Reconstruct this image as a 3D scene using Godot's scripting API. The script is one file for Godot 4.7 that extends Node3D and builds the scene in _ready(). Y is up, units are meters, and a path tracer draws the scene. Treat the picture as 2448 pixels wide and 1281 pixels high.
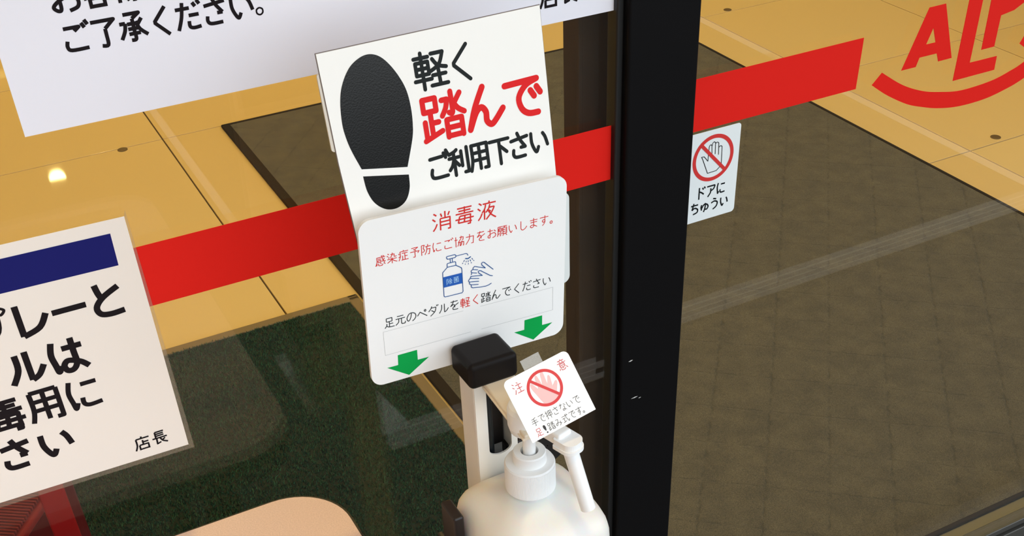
extends Node3D
# Shop entrance: fixed pane and sliding glass leaf seen from outside, pedal-operated sanitiser stand in front.
# y up, metres; the fixed pane's outer face is z = 0, inside is -z, outside +z.

const MM := 0.001
var rng := RandomNumberGenerator.new()
var glyphs := {}
var K := 1.1089
var lift := 0.0  # overlapping strokes of one character lie a micron apart

# ---------------------------------------------------------------- materials
func mat(c: Color, rough := 0.6, metal := 0.0) -> StandardMaterial3D:
	var m := StandardMaterial3D.new()
	m.albedo_color = c
	m.roughness = rough
	m.metallic = metal
	return m

func hexmat(h: String, rough := 0.6, metal := 0.0) -> StandardMaterial3D:
	return mat(Color(h), rough, metal)

func inkmat(h: String, rough := 0.6) -> StandardMaterial3D:
	var m := hexmat(h, rough)
	m.metallic_specular = 0.22
	return m

func clear_mat(alpha: float, tint := Color(1, 1, 1), rough := 0.0) -> StandardMaterial3D:
	var m := mat(Color(tint.r, tint.g, tint.b, alpha), rough)
	m.transparency = BaseMaterial3D.TRANSPARENCY_ALPHA
	return m

func noise_tex(freq: float, lo: Color, hi: Color, size := 512, oct := 4, sd := 1) -> NoiseTexture2D:
	var n := FastNoiseLite.new()
	n.seed = sd
	n.frequency = freq
	n.fractal_octaves = oct
	var t := NoiseTexture2D.new()
	t.width = size
	t.height = size
	t.seamless = true
	t.noise = n
	var g := Gradient.new()
	g.set_color(0, lo)
	g.set_color(1, hi)
	t.color_ramp = g
	return t

# ---------------------------------------------------------------- nodes and metas
func tag(o: Node3D, label: String, category: String, group := "") -> void:
	o.set_meta("label", label)
	o.set_meta("category", category)
	if group != "":
		o.set_meta("group", group)

func thing(called: String, label: String, category: String, at := Vector3.ZERO, group := "") -> Node3D:
	var o := Node3D.new()
	o.name = numbered(called)
	o.position = at
	add_child(o)
	tag(o, label, category, group)
	return o

func numbered(called: String) -> String:
	if not has_node(called):
		return called
	var i := 1
	while has_node("%s_%03d" % [called, i]):
		i += 1
	return "%s_%03d" % [called, i]

func part(parent: Node3D, called: String, mesh: Mesh, m: Material, at := Vector3.ZERO) -> MeshInstance3D:
	var o := MeshInstance3D.new()
	var nm := called
	var i := 1
	while parent.has_node(nm):
		nm = "%s_%03d" % [called, i]
		i += 1
	o.name = nm
	o.mesh = mesh
	o.material_override = m
	o.position = at
	parent.add_child(o, true)
	return o

func structure(called: String, at := Vector3.ZERO) -> Node3D:
	var o := Node3D.new()
	o.name = called
	o.position = at
	add_child(o)
	o.set_meta("kind", "structure")
	return o

func slab(called: String, lo: Vector3, hi: Vector3, m: Material) -> void:
	var o := MeshInstance3D.new()
	o.name = called
	o.mesh = rbox(hi - lo, 0.002, 1)
	o.material_override = m
	o.position = (lo + hi) / 2
	o.set_meta("kind", "structure")
	add_child(o)

# ---------------------------------------------------------------- shapes
func begin() -> SurfaceTool:
	var st := SurfaceTool.new()
	st.begin(Mesh.PRIMITIVE_TRIANGLES)
	return st

func vert(st: SurfaceTool, p: Vector3, n: Vector3, uv := Vector2.ZERO) -> void:
	st.set_normal(n)
	st.set_uv(uv)
	st.add_vertex(p)

func tri(st: SurfaceTool, a: Vector3, b: Vector3, c: Vector3, na: Vector3, nb: Vector3, nc: Vector3) -> void:
	if (b - a).cross(c - a).dot(na + nb + nc) > 0.0:
		vert(st, a, na); vert(st, c, nc); vert(st, b, nb)
	else:
		vert(st, a, na); vert(st, b, nb); vert(st, c, nc)

func quad(st: SurfaceTool, a: Vector3, b: Vector3, c: Vector3, d: Vector3, na: Vector3, nb: Vector3, nc: Vector3, nd: Vector3) -> void:
	tri(st, a, b, c, na, nb, nc)
	tri(st, a, c, d, na, nc, nd)

func flat_quad(st: SurfaceTool, a: Vector3, b: Vector3, c: Vector3, d: Vector3, n: Vector3) -> void:
	quad(st, a, b, c, d, n, n, n, n)

# a box with rounded edges (n steps per rounding)
func add_rbox(st: SurfaceTool, size: Vector3, r: float, n: int, at := Vector3.ZERO, turn := Basis()) -> void:
	var h := size / 2
	r = minf(r, minf(h.x, minf(h.y, h.z)) * 0.999)
	for axis in 3:
		var u := (axis + 1) % 3
		var v := (axis + 2) % 3
		for s: float in [-1.0, 1.0]:
			var us := rim_steps(h[u], r, n)
			var vs := rim_steps(h[v], r, n)
			for i in us.size() - 1:
				for j in vs.size() - 1:
					var p := []
					var q := []
					for k: Array in [[i, j], [i + 1, j], [i + 1, j + 1], [i, j + 1]]:
						var w := Vector3.ZERO
						w[axis] = h[axis] * s
						w[u] = us[k[0]]
						w[v] = vs[k[1]]
						var inner := w.clamp(-h + Vector3(r, r, r), h - Vector3(r, r, r))
						var nn := (w - inner).normalized()
						p.append(at + turn * (inner + nn * r))
						q.append(turn * nn)
					quad(st, p[0], p[1], p[2], p[3], q[0], q[1], q[2], q[3])

func rim_steps(h: float, r: float, n: int) -> PackedFloat32Array:
	var a := PackedFloat32Array()
	for i in n:
		a.append(-h + r * (1.0 - tan((1.0 - float(i) / n) * PI / 4)))
	a.append(-h + r)
	a.append(h - r)
	for i in n:
		a.append(h - r + r * tan(float(i + 1) / n * PI / 4))
	return a

func rbox(size: Vector3, r := 0.002, n := 1) -> ArrayMesh:
	var st := begin()
	add_rbox(st, size, r, n)
	return st.commit()

# a flat outline (metres) with thickness, front face at z = front
func add_plate(st: SurfaceTool, outline: PackedVector2Array, back: float, front: float) -> void:
	var idx := Geometry2D.triangulate_polygon(outline)
	for i in range(0, idx.size(), 3):
		var a := outline[idx[i]]
		var b := outline[idx[i + 1]]
		var c := outline[idx[i + 2]]
		tri(st, Vector3(a.x, a.y, front), Vector3(b.x, b.y, front), Vector3(c.x, c.y, front), Vector3.BACK, Vector3.BACK, Vector3.BACK)
		tri(st, Vector3(a.x, a.y, back), Vector3(b.x, b.y, back), Vector3(c.x, c.y, back), Vector3.FORWARD, Vector3.FORWARD, Vector3.FORWARD)
	var turn := -1.0 if Geometry2D.is_polygon_clockwise(outline) else 1.0
	for i in outline.size():
		var a := outline[i]
		var b := outline[(i + 1) % outline.size()]
		var e := (b - a).normalized()
		var n := Vector3(e.y, -e.x, 0) * turn
		flat_quad(st, Vector3(a.x, a.y, back), Vector3(b.x, b.y, back), Vector3(b.x, b.y, front), Vector3(a.x, a.y, front), n)

func plate(outline: PackedVector2Array, back: float, front: float) -> ArrayMesh:
	var st := begin()
	add_plate(st, outline, back, front)
	return st.commit()

func round_rect(x0: float, y0: float, x1: float, y1: float, radii: Array, n := 8) -> PackedVector2Array:
	# radii: bottom-left, bottom-right, top-right, top-left
	var a := PackedVector2Array()
	var corner := [Vector2(x0, y0), Vector2(x1, y0), Vector2(x1, y1), Vector2(x0, y1)]
	var inward := [Vector2(1, 1), Vector2(-1, 1), Vector2(-1, -1), Vector2(1, -1)]
	for k in 4:
		var r: float = radii[k]
		if r <= 0.0:
			a.append(corner[k])
			continue
		var c: Vector2 = corner[k] + inward[k] * r
		for i in n + 1:
			var t := PI + k * PI / 2 + float(i) / n * PI / 2
			a.append(c + Vector2(cos(t), sin(t)) * r)
	return a

func scaled(pts: Array, s := MM) -> PackedVector2Array:
	var a := PackedVector2Array()
	for i in range(0, pts.size(), 2):
		a.append(Vector2(pts[i], pts[i + 1]) * s)
	return a

func lathe(profile: PackedVector2Array, seg := 48, ribs := 0, rib_depth := 0.0, rib_from := 0, rib_to := 0) -> ArrayMesh:
	# profile: (radius, y) from bottom to top; creases come from doubled points
	var st := begin()
	for i in profile.size() - 1:
		var a := profile[i]
		var b := profile[i + 1]
		if a.is_equal_approx(b):
			continue
		var e := (b - a).normalized()
		var nr := Vector2(e.y, -e.x)
		for k in seg:
			var t0 := TAU * k / seg
			var t1 := TAU * (k + 1) / seg
			var d0 := 0.0
			var d1 := 0.0
			if ribs > 0 and i >= rib_from and i < rib_to:
				d0 = rib_depth * (0.5 + 0.5 * cos(t0 * ribs))
				d1 = rib_depth * (0.5 + 0.5 * cos(t1 * ribs))
			var p := func(q: Vector2, t: float, d: float) -> Vector3: return Vector3(cos(t) * (q.x + d), q.y, sin(t) * (q.x + d))
			var n := func(t: float) -> Vector3: return Vector3(cos(t) * nr.x, nr.y, sin(t) * nr.x)
			if ribs > 0 and i >= rib_from and i < rib_to:
				var fl: Vector3 = n.call((t0 + t1) / 2)
				var slope := (d1 - d0) / maxf(a.x * (t1 - t0), 1e-6)
				fl = (fl - Vector3(-sin((t0 + t1) / 2), 0, cos((t0 + t1) / 2)) * slope).normalized()
				flat_quad(st, p.call(a, t0, d0), p.call(a, t1, d1), p.call(b, t1, d1), p.call(b, t0, d0), fl)
			else:
				quad(st, p.call(a, t0, d0), p.call(a, t1, d1), p.call(b, t1, d1), p.call(b, t0, d0), n.call(t0), n.call(t1), n.call(t1), n.call(t0))
	return st.commit()

func add_tube(st: SurfaceTool, pts: PackedVector3Array, r: float, seg := 20) -> void:
	var rings := []
	for i in pts.size():
		var d := (pts[mini(i + 1, pts.size() - 1)] - pts[maxi(i - 1, 0)]).normalized()
		var side := d.cross(Vector3.UP if absf(d.y) < 0.9 else Vector3.RIGHT).normalized()
		var up := side.cross(d)
		var ring := []
		for k in seg:
			var t := TAU * k / seg
			ring.append(side * cos(t) + up * sin(t))
		rings.append(ring)
	for i in pts.size() - 1:
		for k in seg:
			var m := (k + 1) % seg
			quad(st, pts[i] + rings[i][k] * r, pts[i] + rings[i][m] * r, pts[i + 1] + rings[i + 1][m] * r, pts[i + 1] + rings[i + 1][k] * r, rings[i][k], rings[i][m], rings[i + 1][m], rings[i + 1][k])
	for e: int in [0, pts.size() - 1]:
		var n := (pts[e] - pts[1 if e == 0 else e - 1]).normalized()
		for k in seg:
			tri(st, pts[e], pts[e] + rings[e][k] * r, pts[e] + rings[e][(k + 1) % seg] * r, n, n, n)

# ---------------------------------------------------------------- print: flat ink on a sheet (local millimetres)
func ink_poly(st: SurfaceTool, pts: Array, z := 0.00015, s := MM) -> void:
	var o := scaled(pts, s)
	ink_outline(st, o, z)

func ink_outline(st: SurfaceTool, o: PackedVector2Array, z := 0.00015) -> void:
	var idx := Geometry2D.triangulate_polygon(o)
	for i in range(0, idx.size(), 3):
		var a := o[idx[i]]
		var b := o[idx[i + 1]]
		var c := o[idx[i + 2]]
		tri(st, Vector3(a.x, a.y, z), Vector3(b.x, b.y, z), Vector3(c.x, c.y, z), Vector3.BACK, Vector3.BACK, Vector3.BACK)

func smooth(pts: PackedVector2Array, closed := false, n := 7) -> PackedVector2Array:
	var a := PackedVector2Array()
	var c := pts.size()
	if c < 3:
		return pts
	for i in (c if closed else c - 1):
		var p0 := pts[(i - 1 + c) % c] if closed or i > 0 else pts[0]
		var p1 := pts[i]
		var p2 := pts[(i + 1) % c]
		var p3 := pts[(i + 2) % c] if closed or i + 2 < c else pts[c - 1]
		for k in n:
			a.append(p1.cubic_interpolate(p2, p0, p3, float(k) / n))
	if not closed:
		a.append(pts[c - 1])
	return a

func dot(st: SurfaceTool, c: Vector2, r: float, z: float, n := 12) -> void:
	for k in n:
		var t0 := TAU * k / n
		var t1 := TAU * (k + 1) / n
		tri(st, Vector3(c.x, c.y, z), Vector3(c.x + cos(t0) * r, c.y + sin(t0) * r, z), Vector3(c.x + cos(t1) * r, c.y + sin(t1) * r, z), Vector3.BACK, Vector3.BACK, Vector3.BACK)

func stroke(st: SurfaceTool, pts: PackedVector2Array, w: float, round_ends := false, z := 0.00015) -> void:
	z += lift
	var last := pts.size() - 1
	for i in last:
		var e := pts[i + 1] - pts[i]
		if e.length() < 1e-9:
			continue
		var n := Vector2(-e.y, e.x).normalized()
		var n0 := n
		var n1 := n
		# gentle bends are mitred, sharp corners get a round joint
		if i > 0:
			n0 = joint(pts[i] - pts[i - 1], e)
		if i + 1 < last:
			n1 = joint(e, pts[i + 2] - pts[i + 1])
		lift += 1.2e-6
		z += 1.2e-6
		var a := pts[i] - n0 * w / 2
		var b := pts[i + 1] - n1 * w / 2
		var c := pts[i + 1] + n1 * w / 2
		var d := pts[i] + n0 * w / 2
		if n0 == Vector2.ZERO:
			a = pts[i] - n * w / 2
			d = pts[i] + n * w / 2
		if n1 == Vector2.ZERO:
			b = pts[i + 1] - n * w / 2
			c = pts[i + 1] + n * w / 2
		flat_quad(st, Vector3(a.x, a.y, z), Vector3(b.x, b.y, z), Vector3(c.x, c.y, z), Vector3(d.x, d.y, z), Vector3.BACK)
		if (i > 0 and n0 == Vector2.ZERO) or (i == 0 and round_ends):
			lift += 1.2e-6
			z += 1.2e-6
			dot(st, pts[i], w / 2, z)
	if round_ends:
		lift += 1.2e-6
		dot(st, pts[last], w / 2, z + 1.2e-6)

func joint(e0: Vector2, e1: Vector2) -> Vector2:
	var a := Vector2(-e0.y, e0.x).normalized()
	var b := Vector2(-e1.y, e1.x).normalized()
	if a.dot(b) < 0.72:
		return Vector2.ZERO
	var m := (a + b).normalized()
	return m / m.dot(a)

func ink_line(st: SurfaceTool, pts: Array, w: float, curved := false, round_ends := true) -> void:
	var a := scaled(pts)
	stroke(st, smooth(a) if curved else a, w * MM, round_ends)

func ink_ring(st: SurfaceTool, c: Vector2, r_in: float, r_out: float, ky := 1.0, z := 0.00015) -> void:
	var n := 72
	for k in n:
		var t0 := TAU * k / n
		var t1 := TAU * (k + 1) / n
		var p := []
		for q: Array in [[t0, r_in], [t1, r_in], [t1, r_out], [t0, r_out]]:
			p.append(Vector3((c.x + cos(q[0]) * q[1]) * MM, (c.y + sin(q[0]) * q[1] * ky) * MM, z))
		flat_quad(st, p[0], p[1], p[2], p[3], Vector3.BACK)

# text: centre of the first character, pitch, character box and stroke width, all in millimetres
func write(st: SurfaceTool, words: String, x: float, y: float, pitch: float, w: float, h: float, weight: float, round_ends := false) -> void:
	for ch in words:
		lift = 0.0
		if glyphs.has(ch):
			for s: String in glyphs[ch].split(";", false):
				s = s.strip_edges()
				var ring := s.begins_with("o")
				var curved := s.begins_with("~") or ring
				var pts := PackedVector2Array()
				for g: String in s.trim_prefix("~").trim_prefix("o").split(" ", false):
					pts.append(Vector2(x + (g.substr(0, 2).to_int() - 50) / 100.0 * w, y + (50 - g.substr(2, 2).to_int()) / 100.0 * h) * MM)
				stroke(st, smooth(pts, false, 5) if curved else pts, weight * (0.45 if ring and weight > w * 0.09 else 1.0) * MM, round_ends)
		x += pitch

func lettering(parent: Node3D, called: String, words: String, x: float, y: float, pitch: float, w: float, h: float, weight: float, m: Material, round_ends := false) -> void:
	var st := begin()
	lift = 0.0
	write(st, words, x, y, pitch, w, h, weight, round_ends)
	part(parent, called, st.commit(), m)

func glyph_table() -> void:
	# strokes of each character: xxyy points in a box of 100, y down; ~ marks a curved stroke
	glyphs = {
		"お": "1026 6226;~3406 3440 3482 2488 1276 2662 5450 7850 9066 8484 5892;7422 9038",
		"客": "5002 5014;1030 1016 9016 9030;~4422 3240 1448;~4230 7030 4856 1066;~3638 6056 9262;2866 2898;2868 7268 7298;2892 7292",
		"様": "0430 4030;2204 2296;~2234 1656 0470;2440 3856;5008 5818;8406 7618;4824 9624;5238 9038;4652 9852;7224 7292 6292;5262 6270;~6470 5684 4490;~9060 8472 7666;~7660 8680 9892",
		"ご": "1618 6818 5030;~2058 1676 2888 8688;7808 8624;9000 9816",
		"ゴ": "1620 7018;~2058 1676 2888 8688;7808 8624;9000 9816",
		"了": "1014 8814 5440;~5440 5460 5292 3292",
		"承": "2408 7808 5224;~5224 5260 5290 3692;3240 7040;3256 7056;3272 7272;0636 2636;~2636 2060 0486;8426 6844;~6234 7260 9682",
		"く": "7204 3047 3053 7496",
		"だ": "0824 5824;~3604 2650 0892;5248 8848;~5066 5084 6490 9088;7208 8022;8802 9616",
		"さ": "1228 8820;~4404 5630 7656;5656 7656;~2062 1878 3088 7288",
		"い": "~1418 1450 2476 3486 4470;~7024 8040 8868",
		"。": "o1870 2876 2888 1894 0888 0876 1870",
		"店": "5002 5016;1616 9616;~1616 1660 0296;5430 5462;5444 8844;3062 3098;3062 8462 8498;3092 8492",
		"長": "2806 2850;2806 8206;2820 7820;2834 7834;0650 9650;3250 3090 5482;~5250 6676 9492;8260 6670",
		"軽": "0716 4816;1028 1060;1028 4628 4660;1044 4644;1060 4660;0474 5274;2804 2898;5810 9210;~9210 7840 5254;~6024 7442 9850;5666 9466;7450 7692;5092 9892",
		"踏": "0810 0836;0810 3610 3636;0836 3636;2236 2286;2260 3860;0856 0892;0494 4480;~7204 7246 6446;5018 6218;~6218 5834 4850;9210 7828;~7424 8440 9850;5660 5696;5660 9060 9096;5677 9077;5694 9094",
		"ん": "~4606 2250 0694;~0694 2460 3850 4862 4882 5892 7084 9062",
		"で": "0816 8814;~8814 6024 4048 4474 6088 8490;7038 7852;8632 9446",
		"利": "~4208 3014 0820;0634 5034;2816 2896;~2836 1860 0474;3044 4864;6216 6268;8806 8892 7292",
		"用": "1608 8608;~1608 1660 0696;8608 8694 7094;1636 8636;1662 8662;5008 5094",
		"下": "0612 9412;5012 5096;5434 8258",
		"消": "1008 2420;0434 1848;~2662 1880 0696;6604 6636;4412 5030;8810 8028;4238 4298;4238 9038 9096 7896;4256 9056;4274 9074",
		"毒": "1410 8610;2024 8024;0638 9438;5004 5038;2650 1884;2650 8050 7896 6496;0466 9666;1884 8684;5250 4884",
		"液": "1008 2420;0434 1848;~2662 1880 0696;6204 6216;3016 9616;~4420 4040 2660;3844 3898;~6622 5846 4462;5838 8838;~8838 7466 4698;~5246 7276 9696;6052 7060",
		"感": "~1820 1860 0494;1820 9620;2634 5634;2846 2862 5462 5446 2846;~6204 6830 7854 8864 9454;~8832 7848 6460;7406 8416;~1874 1490;~3272 3290 5894 6690 7080;4868 5680;8070 9286",
		"染": "1206 2416;0424 1634;~2438 1850;3818 7418;~7418 7240 9440;~5604 5226 3446;0658 9458;5046 5098;~5060 3076 0690;~5060 7078 9690",
		"症": "5204 5214;2016 9616;~2016 2258 0696;0630 1442;0466 1858;3632 9032;6432 6490;6460 8860;4254 4290;3092 9692",
		"予": "2010 8010 5028;3822 6238;0844 9244 7862;~5244 5270 5292 3492",
		"防": "0808 0898;0808 3608 2434;~2434 3656 2468 1468;6804 6820;4424 9624;~6024 5664 3896;5848 8848 8094 6694",
		"に": "~1808 1040 1470 1890 2674;4622 8822;~4262 4280 5688 9086",
		"協": "0434 3434;1806 1898;5416 9016 8840 7840;~7004 6630 5048;3860 6260 6092 5292;~4848 4476 3494;6660 9460 9292 8492;~7848 7276 6494",
		"力": "1030 8430 8092 6092;~4606 4250 0896",
		"を": "1416 8214;~4204 3430 1256;~1456 4042 5254 5272;~9036 5256 3476 4290 8492",
		"願": "0610 5210;~0810 0860 0296;3012 2624;1626 1652;1626 4826 4852;1639 4839;1652 4852;3252 3292 2492;2066 1482;4266 5080;5410 9810;7610 7022;5824 5878;5824 9424 9478;5842 9442;5860 9460;5878 9478;6880 5498;8280 9698",
		"し": "~2606 2650 2878 4690 7080 8660",
		"ま": "1222 8822;1642 8442;~5004 5050 5080 3090 1680 2668 5070 8488",
		"す": "0620 9420;~5804 5840 5856 4666 3254 4442 5848 5866 5080 3496",
		"除": "0808 0898;0808 3608 2434;~2434 3656 2468 1468;~6804 5626 3846;~6804 8026 9846;5240 8240;4258 9458;6840 6892 5892;5268 4086;7868 9288",
		"菌": "0612 9412;3004 3022;7004 7022;1430 1496;1430 8630 8696;1492 8692;~7036 5042 2844;2454 7654;5042 5084;~5054 4066 2878;~5054 6466 7478",
		"足": "2408 2440;2408 7608 7640;2440 7640;5040 5088;5062 8462;~2656 2476 0696;~2274 4490 9692",
		"元": "2014 8014;0638 9438;~3438 3270 0494;~6038 6084 7292 9290 9474",
		"の": "~5214 4456 2684 1276 1052 3020 5814 8426 9252 8078 5892",
		"ペ": "0462 3030 9680;o7814 8624 7834 7024 7814",
		"ダ": "~4004 3026 0850;3420 7820;~7820 6860 2496;3442 6466;8400 9014;9800 9910",
		"ル": "~3014 2856 0692;5610 5690;~5690 7680 9456",
		"注": "1008 2420;0434 1848;~2662 1880 0696;5606 6818;3828 9428;6628 6692;4058 9258;3292 9892",
		"意": "5002 5012;1814 8214;3418 3830;6618 6230;0634 9434;2642 2670;2642 7442 7470;2656 7456;2670 7470;1876 1092;~3276 3292 5894 6690 7082;4674 5484;8274 9490",
		"手": "~8008 5016 1818;1240 8840;0462 9662;5016 5092 3492",
		"押": "0426 3826;2204 2292 1092;0462 4050;4812 4866;4812 9412 9466;4838 9438;4866 9466;7012 7098",
		"な": "0822 5222;~3204 2636 0858;~7020 8228 9440;~7240 7076 6090 4288 4276 6074 9292",
		"み": "1618 5418;~5418 4056 2084 0872 2058 5660 9278;~7846 7676 5696",
		"式": "0622 9622;~6204 6850 8288 9494 9670;7806 8818;0846 5446;3046 3088;0692 5682",
		"プ": "0814 7614;~7614 6860 2496;o8802 9910 8820 7710 8802",
		"レ": "2408 2490;~2490 6876 9244",
		"ー": "0650 9450",
		"と": "~2608 3030 3648;~8424 4044 1866 2486 5092 8690",
		"は": "~1808 1040 1470 1890 2674;4030 9230;~6806 6844 6876 5692 4092 3478 4466 6068 8078 9694",
		"オ": "0630 9430;6006 6092 4492;~5832 3464 0882",
		"ド": "3404 3498;~3436 6048 8264;6610 7626;8404 9420",
		"ア": "0814 9014;~9014 7840 5452;~4832 4666 2096",
		"ち": "1022 8622;~4004 3230 2258;~2258 5044 8260 7884 3694",
		"ゅ": "~2034 1450 1870 2280;~2264 4038 7036 9056 7878 5676;~5624 5860 4498",
		"う": "~3408 5010 6816;~1640 5030 8244 7476 3896",
	}

# ---------------------------------------------------------------- textures
func carpet_maps() -> Array:
	# four by four cells of an entrance mat: short fibre with a lattice of grooves; [colour, height]
	var n := 1024
	var col := Image.create(n, n, false, Image.FORMAT_RGB8)
	var hgt := Image.create(n, n, false, Image.FORMAT_RGB8)
	var wob := FastNoiseLite.new()
	wob.seed = 5
	wob.frequency = 0.02
	var blot := FastNoiseLite.new()
	blot.seed = 8
	blot.frequency = 0.006
	var grain := PackedFloat32Array()
	for k in 512 * 512:
		grain.append(rng.randf())
	for j in n:
		for i in n:
			var fib := 0.65 * grain[(j / 2) * 512 + i / 2] + 0.35 * rng.randf()
			var dx := wob.get_noise_2d(i, j) * 9.0
			var dy := wob.get_noise_2d(j + 900, i) * 9.0
			var gx := absf(fposmod(i + dx, 256.0) - 128.0)
			var gy := absf(fposmod(j + dy, 256.0) - 128.0)
			var g := maxf(clampf(1.0 - gx / 10.0, 0, 1), clampf(1.0 - gy / 7.0, 0, 1) * 0.8)
			g *= (0.35 + 0.65 * fib) * clampf(0.6 + blot.get_noise_2d(i * 2.0 + 400, j * 2.0) * 1.4, 0.12, 1.0)
			var tone := 0.60 + 0.66 * fib + blot.get_noise_2d(i, j) * 0.14 - 0.26 * g
			col.set_pixel(i, j, Color(0.345 * tone, 0.318 * tone, 0.245 * tone))
			var h := clampf(0.75 + 0.25 * fib - 0.75 * g, 0, 1)
			hgt.set_pixel(i, j, Color(h, h, h))
	return [ImageTexture.create_from_image(col), ImageTexture.create_from_image(hgt)]

# ================================================================ scene
func _ready() -> void:
	rng.seed = 20
	# ---- camera
	var cam := Camera3D.new()
	cam.name = "camera"
	cam.projection = Camera3D.PROJECTION_FRUSTUM
	cam.near = 0.05
	cam.far = 100.0
	cam.size = 0.05 * 1281.0 / 2782.81
	cam.frustum_offset = Vector2((1224.0 - 1277.23) / 2782.81, (1041.47 - 640.5) / 2782.81) * 0.05
	cam.position = Vector3(0, 1.332, 0.8)
	cam.rotation = Vector3(-0.6725714, -0.4771972, -0.0329204)
	add_child(cam)
	cam.current = true
	# ---- sky, exposure
	var env := Environment.new()
	env.background_mode = Environment.BG_SKY
	var sky := Sky.new()
	var sm := ProceduralSkyMaterial.new()
	sm.sky_top_color = Color(0.87, 0.925, 0.985)
	sm.sky_horizon_color = Color(0.965, 0.985, 0.99)
	sm.ground_bottom_color = Color(0.35, 0.34, 0.33)
	sm.ground_horizon_color = Color(0.6, 0.6, 0.6)
	sm.sky_energy_multiplier = 1.0
	sky.sky_material = sm
	env.sky = sky
	env.background_energy_multiplier = 3.0
	env.tonemap_mode = Environment.TONE_MAPPER_LINEAR
	env.tonemap_exposure = 1.0
	env.sdfgi_enabled = true
	env.ssao_enabled = true
	env.ssil_enabled = true
	var we := WorldEnvironment.new()
	we.name = "world_environment"
	we.environment = env
	add_child(we)
	glyph_table()
	build_room()
	build_lamps()
	build_mats()
	build_glazing()
	build_notices()
	build_door_prints()
	build_table()
	build_stand()
	build_signs()
	build_bottle()
	build_card()
	build_red()

func build_room() -> void:
	# ---- interior floor of 600 mm glazed tiles on a dark bed
	var floor_node := structure("floor")
	part(floor_node, "grout_bed", rbox(Vector3(8.4, 0.1, 12.2), 0.002, 1), hexmat("4a3a1e", 0.9), Vector3(2.0, -0.0565, -6.1))
	var tones := [hexmat("e2c58c", 0.035), hexmat("e0c288", 0.04), hexmat("e4c890", 0.03)]
	for m: StandardMaterial3D in tones:
		m.roughness_texture = noise_tex(0.01, Color(0.75, 0.75, 0.75), Color(1, 1, 1), 256)
		m.uv1_triplanar = true
		m.uv1_world_triplanar = true
		m.uv1_scale = Vector3(0.7, 0.7, 0.7)
	var tile := rbox(Vector3(0.5962, 0.012, 0.5962), 0.0008, 1)
	for i in 13:
		for j in 20:
			var x := 0.51 - 3.6 + 0.6 * i + 0.3
			var z := -0.555 + 0.3 - 0.6 * j
			part(floor_node, "tile", tile, tones[rng.randi() % 3], Vector3(x, -0.006, z))
	# ---- shell
	var wallm := hexmat("e9e2d2", 0.8)
	slab("wall_left", Vector3(-2.4, -0.1, -12.4), Vector3(-2.2, 2.8, -0.06), wallm)
	slab("wall_right", Vector3(6.2, -0.1, -12.4), Vector3(6.4, 2.8, -0.06), wallm)
	slab("wall_back", Vector3(-2.4, -0.1, -12.6), Vector3(6.4, 2.8, -12.4), wallm)
	slab("ceiling", Vector3(-2.4, 2.6, -12.4), Vector3(6.4, 2.8, 0.06), hexmat("efe8da", 0.85))
	var out := hexmat("8f8b84", 0.8)
	slab("wall_front", Vector3(-5.0, 2.2, -0.1), Vector3(9.0, 3.4, 0.1), out)
	slab("wall_front_side", Vector3(-5.0, 0.0, -0.1), Vector3(-1.7, 2.2, 0.1), out)
	slab("wall_front_end", Vector3(3.3, 0.0, -0.1), Vector3(9.0, 2.2, 0.1), out)
	# ---- forecourt outside, with two white painted lines parallel to the entrance
	var pav := hexmat("4a453d", 0.9)
	pav.albedo_texture = noise_tex(0.05, Color(0.8, 0.8, 0.8), Color(1, 1, 1), 512)
	pav.uv1_triplanar = true
	pav.uv1_world_triplanar = true
	slab("wall_outside_left", Vector3(-2.0, 0.0, 0.1), Vector3(-1.75, 3.4, 5.0), hexmat("b39c7c", 0.85))
	slab("ground", Vector3(-12, -0.1, 0.06), Vector3(16, 0.0, 14), pav)
	slab("trim_1", Vector3(-1.7, -0.04, -0.12), Vector3(3.3, 0.004, 0.06), hexmat("6f6c66", 0.4, 0.8))
	var white := hexmat("f2f1ec", 0.7)
	var marks := [
		[Vector3(1.415, 0.001, 0.785), Vector3(1.78, 0.002, 0.018), "white line painted on the forecourt along the entrance, the nearer of two"],
		[Vector3(1.415, 0.001, 0.818), Vector3(1.78, 0.002, 0.020), "white line painted on the forecourt along the entrance, the farther of two"],
		[Vector3(2.292, 0.001, 1.75), Vector3(0.034, 0.002, 1.8), "white line painted on the forecourt away from the door, right side"],
		[Vector3(0.535, 0.001, 2.3), Vector3(0.022, 0.002, 1.2), "white line painted on the forecourt away from the door, left side"]]
	for k: Array in marks:
		var o := MeshInstance3D.new()
		o.name = numbered("painted_line")
		o.mesh = rbox(k[1], 0.0008, 1)
		o.material_override = white
		o.position = k[0]
		add_child(o)
		tag(o, k[2], "line", "painted lines before the door")
	var wedge := MeshInstance3D.new()
	wedge.name = "painted_wedge"
	wedge.mesh = plate(PackedVector2Array([Vector2(0.505, -0.82), Vector2(0.585, -0.835), Vector2(0.566, -0.99), Vector2(0.545, -0.93)]), 0.0, 0.002)
	wedge.basis = Basis(Vector3.RIGHT, -PI / 2)
	wedge.material_override = white
	add_child(wedge)
	tag(wedge, "worn white wedge of paint at the left corner of the forecourt lines", "line")
	# ---- canopy over the entrance
	slab("ceiling_canopy", Vector3(-4.0, 2.5, 0.1), Vector3(7.0, 2.7, 1.5), hexmat("d9d4c9", 0.8))

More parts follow.
